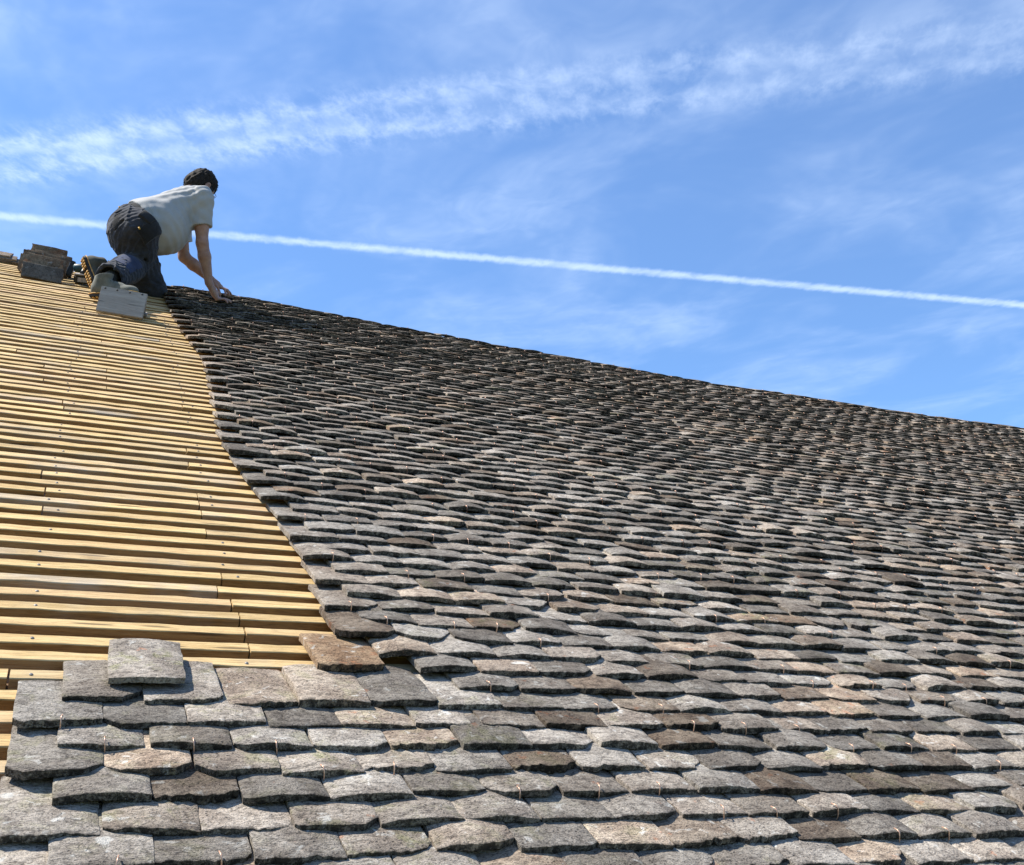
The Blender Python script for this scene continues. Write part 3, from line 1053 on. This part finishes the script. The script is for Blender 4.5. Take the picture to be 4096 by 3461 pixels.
# pulled folds across the back and flank, and the armhole crease
for (a, b_, r_) in (((0.47, 4.955, 4.02), (0.545, 4.900, 3.86), 0.004), ((0.44, 4.940, 4.01), (0.515, 4.885, 3.86), 0.003), ((0.41, 4.930, 3.985), (0.47, 4.880, 3.85), 0.003),
                    ((0.612, 4.985, 4.075), (0.628, 4.945, 3.99), 0.004), ((0.628, 4.945, 3.99), (0.640, 4.950, 3.88), 0.004),
                    ((0.29, 4.868, 3.83), (0.36, 4.872, 3.66), 0.003), ((0.33, 4.872, 3.86), (0.40, 4.872, 3.70), 0.003)):
    sh.cone(a, b_, r_ + 0.004, r_ * 0.6 + 0.003, 0.016, sub=True)
sh.ripple(lambda x, y, z: 0.0026 * np.sin(62 * (x * 0.75 - z * 0.6) + 9 * np.sin(7 * z + 5 * y)) + 0.0018 * np.sin(95 * (z * 0.8 + x * 0.3) + 6 * np.sin(11 * x)))
solid_obj('t_shirt', sh, M_SHIRT, MAN)

# trousers
tr = Solid((-0.06, 4.64, 3.02), (0.58, 5.46, 3.98), 0.0045)
tr.ell((0.235, 5.035, 3.668), (0.145, 0.165, 0.145), k=0.05)
tr.ell((0.185, 4.985, 3.625), (0.105, 0.110, 0.112), k=0.05)
tr.ell((0.175, 5.110, 3.650), (0.100, 0.105, 0.112), k=0.05)
tr.cone((0.235, 5.03, 3.672), (0.305, 5.06, 3.722), 0.165, 0.172, 0.04, clip=((0.292, 5.05, 3.715), (0.80, 0.10, 0.52)))
tr.cone(hipN, lerp(hipN, kneeN, 0.55), 0.132, 0.118, 0.05).cone(lerp(hipN, kneeN, 0.5), kneeN, 0.120, 0.095, 0.04)
tr.cone(hipF, lerp(hipF, kneeF, 0.5), 0.130, 0.110, 0.04).cone(lerp(hipF, kneeF, 0.5), kneeF, 0.112, 0.080, 0.04)
an_dir = np.array(ankN) - np.array(kneeN)
tr.cone(kneeN, lerp(kneeN, ankN, 0.45), 0.093, 0.096, 0.03).cone(lerp(kneeN, ankN, 0.4), lerp(kneeN, ankN, 1.08), 0.100, 0.096, 0.03, clip=(lerp(kneeN, ankN, 1.02), an_dir))
an_dir = np.array(ankF) - np.array(kneeF)
tr.cone(kneeF, lerp(kneeF, ankF, 1.0), 0.080, 0.070, 0.03, clip=(lerp(kneeF, ankF, 0.86), an_dir))
# hollow cuff of the near leg
tr.cone(lerp(kneeN, ankN, 0.90), lerp(kneeN, ankN, 1.25), 0.076, 0.084, 0.006, sub=True)
tr.cone((0.24, 4.83, 3.66), (0.10, 4.88, 3.60), 0.010, 0.008, 0.016, sub=True)
tr.cone((0.13, 4.90, 3.74), (0.10, 5.00, 3.60), 0.011, 0.010, 0.016, sub=True)
tr.cone((0.33, 5.02, 3.45), (0.21, 4.99, 3.43), 0.014, 0.012, 0.02, sub=True)
crease = lambda w_: (1 - np.abs(np.sin(w_))) ** 3
tr.ripple(lambda x, y, z: -0.0110 * crease(17 * (z * 0.8 + x * 0.45) + 3.0 * np.sin(8 * x + 5 * y) + 1.8 * np.sin(13 * z - 9 * x + 4 * y)) * (0.45 + 0.55 * np.sin(9 * x + 6 * y + 3 * z) ** 2)
          - 0.0085 * crease(31 * (z * 0.45 - x * 0.8) + 2.0 * np.sin(11 * z + 4 * y)) * (0.3 + 0.7 * np.sin(7 * z - 5 * x) ** 2)
          + 0.002 * np.sin(150 * (z + y * 0.4) + 5 * np.sin(17 * x)))
solid_obj('trousers', tr, M_TROUS, MAN)


def shell(name, mat, lo, hi, build, grow=0.006, box=None):
    """a patch of cloth that follows the solid underneath"""
    s = Solid(lo, hi, 0.0055)
    build(s)
    if box is not None:
        c, ax_, half = box
        sl_, x, y, z = s.grid(s.lo, s.lo + s.h * s.n)
        dd = None
        for a, hf in zip(ax_, half):
            a = np.array(a) / np.linalg.norm(a)
            q_ = np.abs((x - c[0]) * a[0] + (y - c[1]) * a[1] + (z - c[2]) * a[2]) - hf
            dd = q_ if dd is None else np.maximum(dd, q_)
        s.F = np.maximum(s.F - grow, dd.astype(np.float32))
    return solid_obj(name, s, mat, MAN, 1)


TH = lambda s: s.cone(hipN, lerp(hipN, kneeN, 0.55), 0.132, 0.118, 0.05).cone(lerp(hipN, kneeN, 0.5), kneeN, 0.120, 0.095, 0.04)
CF = lambda s: s.cone(kneeN, lerp(kneeN, ankN, 0.45), 0.093, 0.096, 0.03).cone(lerp(kneeN, ankN, 0.4), lerp(kneeN, ankN, 1.08), 0.100, 0.096, 0.03)
shell('thigh_pocket', M_BLACK, (0.2, 4.76, 3.4), (0.48, 5.0, 3.72), TH, 0.020, ((0.335, 4.88, 3.585), ((0.75, 0.15, -0.65), (0.2, -1, 0), (0.65, 0, 0.75)), (0.052, 0.12, 0.088)))
shell('holster_pocket', M_BLACK, (0.18, 4.74, 3.5), (0.46, 5.0, 3.78), TH, 0.030, ((0.300, 4.86, 3.668), ((0.8, 0.1, -0.55), (0.2, -1, 0), (0.55, 0, 0.8)), (0.050, 0.12, 0.036)))
shell('calf_panel', M_NAVY, (0.0, 4.6, 3.1), (0.42, 5.2, 3.6), CF, 0.0035, ((0.215, 4.90, 3.325), ((0.8, 0, -0.5), (0.2, -1, 0), (0.45, 0.35, 0.7)), (0.075, 0.14, 0.105)))
shell('waistband', M_BLACK, (0.05, 4.8, 3.5), (0.5, 5.3, 4.0), lambda s: s.cone((0.235, 5.03, 3.672), (0.305, 5.06, 3.722), 0.167, 0.175, 0.04), 0.006, ((0.270, 5.04, 3.697), ((0.80, 0.10, 0.52), (-0.1, 1, 0), (-0.5, 0, 0.8)), (0.020, 0.3, 0.3)))
PV = lambda s: s.ell((0.235, 5.035, 3.668), (0.145, 0.165, 0.145), k=0.05).ell((0.185, 4.985, 3.625), (0.105, 0.110, 0.112), k=0.05).ell((0.175, 5.110, 3.650), (0.100, 0.105, 0.112), k=0.05)
shell('back_pocket', M_BLACK, (-0.02, 4.8, 3.5), (0.3, 5.2, 3.86), PV, 0.010, ((0.160, 4.925, 3.660), ((0.72, -0.60, 0.3), (0.55, 0.78, 0.25), (-0.35, 0.0, 0.93)), (0.060, 0.20, 0.062)))
for c, rz in (((0.262, 4.788, 3.560), 0.2), ((0.122, 4.945, 3.770), 0.6)):
    vs, fs = box_data(0, 0, 0, 0.013, 0.005, 0.020, 0.0015)
    o = link('yellow_tab', mesh_from('yellow_tab', vs, fs, M_YEL), MAN, loc=c)
    o.rotation_euler = (R(-12), R(-20), rz)

# hair
hr_ = Solid(HEAD - 0.16, HEAD + 0.16, 0.004)
hr_.ell(hp(-0.022, 0, 0.038), tuple(HS * q_ for q_ in (0.103, 0.085, 0.097)), (HF, HR, HU), 0.02)
hr_.ell(hp(-0.058, 0, -0.032), tuple(HS * q_ for q_ in (0.066, 0.078, 0.085)), (HF, HR, HU), 0.03)
for s in (-1, 1):
    hr_.ell(hp(0.016, s * 0.072, -0.006), tuple(HS * q_ for q_ in (0.022, 0.012, 0.046)), (HF, HR, HU), 0.012)
    hr_.ell(hp(-0.004, s * 0.084, -0.014), tuple(HS * q_ for q_ in (0.021, 0.022, 0.033)), (HF, HR, HU), 0.006, sub=True)
hr_.cut(hp(0.058, 0, 0.0), HF * 0.9 + HU * -0.35)
rh = np.random.default_rng(5)
KD = rh.normal(0, 1, (14, 3))
KD = KD / np.linalg.norm(KD, axis=1)[:, None] * rh.uniform(60, 260, 14)[:, None]
KP = rh.uniform(0, 6.28, 14)
hr_.ripple(lambda x, y, z: sum(0.0011 * np.sin(KD[i, 0] * x + KD[i, 1] * y + KD[i, 2] * z + KP[i]) for i in range(14)))
hair = solid_obj('hair', hr_, M_HAIR, MAN, 1)
hv = np.zeros(len(hair.data.vertices) * 3, dtype=np.float32)
hn = np.zeros_like(hv)
hair.data.vertices.foreach_get('co', hv)
hair.data.vertices.foreach_get('normal', hn)
hv, hn = hv.reshape(-1, 3), hn.reshape(-1, 3)
LV, LF = [], []
for i in rh.choice(len(hv), 2600):
    n_ = hn[i]
    if n_ @ HF > 0.75:
        continue
    d_ = n_ * 0.55 + HF * 0.55 - HU * 0.25 * max(0.0, 1 - n_ @ HU) + rh.normal(0, 0.35, 3)
    d_ = d_ / np.linalg.norm(d_)
    s_ = np.cross(d_, rh.normal(0, 1, 3))
    s_ = s_ / np.linalg.norm(s_) * 0.0022
    l_ = rh.uniform(0.006, 0.013)
    b0 = len(LV)
    p_ = hv[i] - n_ * 0.002
    LV += [tuple(p_ - s_), tuple(p_ + s_), tuple(p_ + d_ * l_ * 0.6 + s_ * 0.6), tuple(p_ + d_ * l_ - n_ * 0.002)]
    LF += [(b0, b0 + 1, b0 + 2), (b0, b0 + 2, b0 + 3)]
tag(link('hair_tufts', mesh_from('hair_tufts', LV, LF, M_HAIR), hair), kind='stuff')

# spectacles: rims, bridge and temples
gp = []
for s in (-1, 1):
    ring = [hp(0.108 - 0.012 * abs(s * 0.032 + 0.023 * math.cos(an)) / 0.055, s * 0.033 + 0.024 * math.cos(an), 0.0 + 0.018 * math.sin(an)) for an in np.linspace(0, 2 * math.pi, 13)]
    gp.append(tube_data(ring, 0.0022, 5))
    gp.append(tube_data([hp(0.097, s * 0.057, 0.008), hp(0.09, s * 0.080, 0.008), hp(0.03, s * 0.083, 0.006), hp(-0.015, s * 0.082, -0.002)], 0.0022, 5))
gp.append(tube_data([hp(0.109, -0.010, 0.003), hp(0.113, 0.0, 0.006), hp(0.109, 0.010, 0.003)], 0.002, 5))
gl = link('spectacles', mesh_from('spectacles', *join(*gp), M_FRAME), MAN)


# socks
for kn_, an_ in ((kneeN, ankN), (kneeF, ankF)):
    sk = Solid(np.array(an_) - 0.2, np.array(an_) + 0.2, 0.0055)
    sk.cone(lerp(kn_, an_, 0.72), lerp(kn_, an_, 1.04), 0.052, 0.046, 0.01)
    solid_obj('sock', sk, M_BLACK, MAN, 1)


# shoes
def shoe(heel, toe, up_, mat, leg_top):
    heel, toe, up_ = (np.array(q_, dtype=float) for q_ in (heel, toe, up_))
    f = (toe - heel)
    ln = np.linalg.norm(f)
    f = f / ln
    up_ = up_ - up_.dot(f) * f
    up_ = up_ / np.linalg.norm(up_)
    sd = np.cross(up_, f)
    pt = lambda a, s, u_: heel + f * (a * ln) + sd * s + up_ * u_
    lo = np.minimum(heel, toe) - 0.17
    hi = np.maximum(heel, toe) + 0.17
    s = Solid(lo, hi, 0.0045)
    s.ell(pt(0.16, 0, 0.058), (0.052, 0.038, 0.058), (f, sd, up_), 0.02)
    s.ell(pt(0.48, 0, 0.045), (0.085, 0.040, 0.048), (f, sd, up_), 0.03)
    s.ell(pt(0.78, 0, 0.036), (0.070, 0.050, 0.038), (f, sd, up_), 0.03)
    s.cone(pt(0.20, 0, 0.07), pt(0.30, 0, 0.185), 0.050, 0.060, 0.02, clip=(pt(0.28, 0, 0.150), tuple(up_ - f * 0.15)))
    s.cone(pt(0.30, 0, 0.098), pt(0.62, 0, 0.070), 0.028, 0.024, 0.02)
    s.cone(pt(0.26, 0, 0.130), pt(0.30, 0, 0.22), 0.046, 0.050, 0.006, sub=True)
    s.cut(pt(0.5, 0, 0.016), -up_)
    root = solid_obj('shoe', s, mat, MAN, 2)
    # sole: outsole outline swept in two layers with tread blocks below
    prof = [(-0.01, 0.0), (0.0, 0.026), (0.10, 0.038), (0.30, 0.036), (0.50, 0.040), (0.75, 0.050), (0.90, 0.044), (0.985, 0.026), (1.01, 0.0)]
    outl = prof + [(a, -b_) for a, b_ in prof[-2:0:-1]]
    m_ = len(outl)
    V, Fa = [], []
    for lay, (u_, g) in enumerate(((0.019, 1.0), (0.012, 1.04), (0.004, 1.03), (0.0, 0.97))):
        for a, b_ in outl:
            V.append(tuple(pt(0.5 + (a - 0.5) * (1 + (g - 1) * 0.6), b_ * g, u_)))
    for lay in range(3):
        for q_ in range(m_):
            q2 = (q_ + 1) % m_
            Fa.append((lay * m_ + q_, lay * m_ + q2, (lay + 1) * m_ + q2, (lay + 1) * m_ + q_))
    Fa.append(tuple(range(m_)))
    Fa.append(tuple(range(4 * m_ - 1, 3 * m_ - 1, -1)))
    link('sole', mesh_from('sole', V, Fa, M_RUB), root)
    blocks = []
    for a in np.linspace(0.07, 0.93, 11):
        if 0.36 < a < 0.46:
            continue
        for sg in (-1, 1):
            wd = float(np.interp(a, [0, 0.1, 0.3, 0.5, 0.75, 0.95], [0.020, 0.034, 0.034, 0.036, 0.046, 0.030]))
            vs_, fs_ = box_data(0, 0, 0, 0.055 * ln, wd * 0.62, 0.010, 0.0015)
            c_ = pt(a, sg * wd * 0.52, -0.003)
            blocks.append(([tuple(c_ + f * v_[0] + sd * v_[1] + up_ * v_[2]) for v_ in vs_], fs_))
    tag(link('tread', mesh_from('tread', *join(*blocks), M_SOLE), root), kind='stuff')
    # welt line of lighter rubber
    welt = [tuple(pt(0.5 + (a - 0.5) * 1.02, b_ * 1.06, 0.021)) for a, b_ in outl]
    link('welt', mesh_from('welt', *tube_data(welt + [welt[0]], 0.004, 5), M_SOLE), root)
    lace = []
    for a, u_ in ((0.36, 0.121), (0.43, 0.114), (0.50, 0.106), (0.57, 0.096)):
        lace.append(tube_data([pt(a, -0.024, u_ - 0.012), pt(a + 0.01, 0, u_ + 0.004), pt(a, 0.024, u_ - 0.012)], 0.003, 5))
    link('lace', mesh_from('lace', *join(*lace), M_BLACK), root)
    return root


shoe(on_roof(0.012, 5.600, 0.020), on_roof(0.300, 5.500, 0.098), (-0.15, -0.10, 1.0), M_SHOE, ankN)
shoe((-0.080, 5.225, 3.465), (0.012, 5.205, 3.238), (0.86, 0.28, 0.35), M_SHOE2, ankF)


# ------------------------------------------------------------------ folded board step under the near foot
STEP_O = bpy.data.objects.new('roof_step', None)
COL.objects.link(STEP_O)
STEP_O.location = roof(0.190, 5.125, 0.006)
STEP_O.rotation_mode = 'QUATERNION'
STEP_O.rotation_quaternion = Matrix.Rotation(R(-7.5), 3, UV_N).to_quaternion()
tag(STEP_O, 'grey weathered wooden step of nailed boards wedged under the roofer\'s boot', 'wooden step')


def board(name, u0, u1, p0, p1, th_, mat=M_BOARD):
    """a board between two roof-frame points (v,n) p0 -> p1, thickness on the camera side"""
    a, b_ = Vector((p0[0], p0[1])), Vector((p1[0], p1[1]))
    d = (b_ - a)
    ln = d.length
    d.normalize()
    nn = Vector((-d.y, d.x))
    vs, fs = box_data(0, 0, 0, u1 - u0, ln, th_, 0.004)
    x_, y_ = UV_U, (UV_V * d.x + UV_N * d.y)
    z_ = x_.cross(y_)
    c = (UV_U * (u0 + u1) / 2 + UV_V * (a.x + b_.x) / 2 + UV_N * (a.y + b_.y) / 2)
    o = link(name, mesh_from(name, vs, fs, mat, True, 30), STEP_O, mat4=Matrix.Translation(c) @ Matrix((x_, y_, z_)).transposed().to_4x4())
    o.color = (1.0, 0.7, 0.0, 1)
    return o


NAIL_DK = mesh_from('nail', nv, nf, M_RUB)
fb = board('front_board', -0.140, 0.140, (-0.022, 0.012), (0.110, 0.152), 0.026)
board('back_board', -0.134, 0.134, (0.205, 0.008), (0.128, 0.142), 0.022)
board('base_board', -0.137, 0.146, (0.15, 0.011), (0.235, 0.011), 0.020)
for x in (-0.115, -0.043, 0.033, 0.108):
    nl = link('nail', NAIL_DK, fb, loc=(x, 0.080 - 0.004 * math.cos(40 * x), 0.0128))
    nl.scale = (1.5, 1.5, 1.0)

# ------------------------------------------------------------------ tiles stacked on edge at the top left
stack_txt = ['grey tile standing at the front of the stack, its whole face showing',
             'tile with a bare orange flank, second in the stack on edge',
             'dark tile, third from the front of the stack on edge',
             'dark tile, fourth from the front of the stack on edge',
             'dark tile, fifth from the front of the stack on edge',
             'dark tile, sixth from the front of the stack on edge',
             'dark tile, seventh from the front of the stack on edge',
             'dark tile, second from the back of the stack on edge',
             'tile at the back of the stack on edge, standing highest']
vst = [6.135, 6.185, 6.215, 6.265, 6.30, 6.345, 6.40, 6.46, 6.53]
ust = [-0.292, -0.304, -0.328, -0.316, -0.288, -0.330, -0.285, -0.262, -0.296]
hst = [0.0, 0.030, 0.040, 0.055, 0.045, 0.065, 0.050, 0.050, 0.085]
for i, (v_, u_, h_) in enumerate(zip(vst, ust, hst)):
    vv, ff, _t = tile_geom(4100 + i, 13, 15, L=0.262, flat=True)
    lean = R(14 + 3 * math.sin(i * 2.1))
    up_ = Vector((0, math.sin(lean), math.cos(lean)))
    along = (UV_U + UV_V * random.uniform(-0.05, 0.05) + Vector((0, 0, random.uniform(-0.02, 0.02) - 0.06))).normalized()
    out_ = along.cross(up_).normalized()             # towards the camera
    up_ = out_.cross(along)
    # tile local: x across (short side) -> up, y along (long side) -> along the roof, z face -> camera
    rot = Matrix((-up_, along, out_)).transposed()
    if rot.determinant() < 0:
        rot = Matrix((up_, along, out_)).transposed()
    s_ = (0.78, 0.98, 1.03, 1.12, 1.08, 1.18, 1.14, 1.20, 1.36)[i]
    foot = roof(u_ - 0.160, v_, 0.004)
    m4 = Matrix.Translation(foot + up_ * (TILE_W * 0.5 * s_ + h_ * 0.1)) @ rot.to_4x4() @ Matrix.Diagonal((s_, 1, 1, 1))
    o = link('stacked_tile', mesh_from('stacked_tile', vv, ff, M_TILE_S, True, 38), None, mat4=m4)
    o.color = ((0.42, 0.0, 0.0, 1), (0.95, 1.0, 0.0, 1))[i] if i < 2 else (0.50 + 0.16 * random.random(), 0.70 + 0.3 * random.random(), 0, 1)
    tag(o, stack_txt[i], 'roof tile', 'tiles stacked on edge by the ridge')

flat_txt = ['brown tile lying lowest on the ridge at the left edge', 'brown tile lying in the middle of the small pile on the ridge', 'topmost brown tile of the small pile lying on the ridge']
for i in range(3):
    vv, ff, _t = tile_geom(4200 + i, 13, 11)
    rot = Matrix((UV_U, UV_V, UV_N)).transposed() @ Matrix.Rotation(R(90 + (-3, 4, -1)[i]), 3, 'Z')
    m4 = Matrix.Translation(roof(-0.50 - 0.035 * i + 0.01, N_ROWS * P - 0.06 + 0.012 * i, 0.004 + 0.0175 * i)) @ rot.to_4x4()
    o = link('lying_tile', mesh_from('lying_tile', vv, ff, M_TILE, True, 38), None, mat4=m4)
    o.color = (0.75, 0.45, 0, 1)
    tag(o, flat_txt[i], 'roof tile', 'tiles lying on the ridge')

# ------------------------------------------------------------------ cordless drill lying behind the far boot, and a dark block
M_TEAL = plain_material('teal_plastic', (0.022, 0.060, 0.068), 0.45, 0, 0.2)
M_BLK = plain_material('black_plastic', (0.014, 0.014, 0.015), 0.45, 0, 0.2)
M_LAB = plain_material('grey_label', (0.28, 0.26, 0.25), 0.6, 0, 0.3, 70.0)
M_CHROME = plain_material('chuck_steel', (0.35, 0.36, 0.38), 0.35, 0.9, 0.1)
DR = bpy.data.objects.new('cordless_tool', None)
COL.objects.link(DR)
DR.location = roof(-0.045, 6.285, 0.004)
DR.rotation_euler = (SLOPE, 0, R(-8))
tag(DR, 'black and teal cordless power tool lying on the battens behind the raised boot', 'power tool')
link('battery', mesh_from('battery', *box_data(0, -0.03, 0.034, 0.125, 0.075, 0.060, 0.010), M_BLK, True, 40), DR)
link('label_plate', mesh_from('label_plate', *box_data(0.008, -0.0695, 0.034, 0.085, 0.003, 0.032, 0.001), M_LAB, True, 40), DR)
link('battery_top', mesh_from('battery_top', *box_data(0, -0.03, 0.069, 0.118, 0.066, 0.010, 0.004), M_LAB, True, 40), DR)
link('handle', mesh_from('handle', *tube_data([(-0.005, -0.03, 0.068), (-0.004, 0.0, 0.086), (0.0, 0.045, 0.098), (0.002, 0.08, 0.10)], [0.024, 0.020, 0.021, 0.024], 12), M_BLK), DR)
link('motor_housing', mesh_from('motor_housing', *tube_data([(-0.085, 0.085, 0.092), (-0.075, 0.085, 0.094), (-0.02, 0.085, 0.098), (0.05, 0.085, 0.102), (0.066, 0.085, 0.102)], [0.022, 0.031, 0.034, 0.031, 0.024], 14), M_TEAL), DR)
link('chuck', mesh_from('chuck', *tube_data([(0.066, 0.085, 0.102), (0.072, 0.085, 0.102), (0.10, 0.085, 0.103), (0.112, 0.085, 0.104)], [0.018, 0.021, 0.018, 0.008], 12), M_CHROME), DR)
link('bit', mesh_from('bit', *tube_data([(0.110, 0.085, 0.104), (0.150, 0.085, 0.105)], [0.0035, 0.003], 6), M_CHROME), DR)
BKM = Matrix.Translation(roof(-0.158, 6.46, 0.012)) @ Matrix.Rotation(R(14), 4, 'Y') @ Matrix.Rotation(R(10), 4, 'X')
BK = bpy.data.objects.new('black_block', None)
COL.objects.link(BK)
BK.matrix_basis = BKM
tag(BK, 'small flat black block standing upright between the tile stack and the cordless tool', 'block')
link('case', mesh_from('case', *box_data(0, 0, 0.058, 0.036, 0.075, 0.115, 0.006), M_BLK, True, 40), BK)
link('terminal_rail', mesh_from('terminal_rail', *box_data(-0.020, 0, 0.062, 0.008, 0.045, 0.080, 0.002), M_LAB, True, 40), BK)
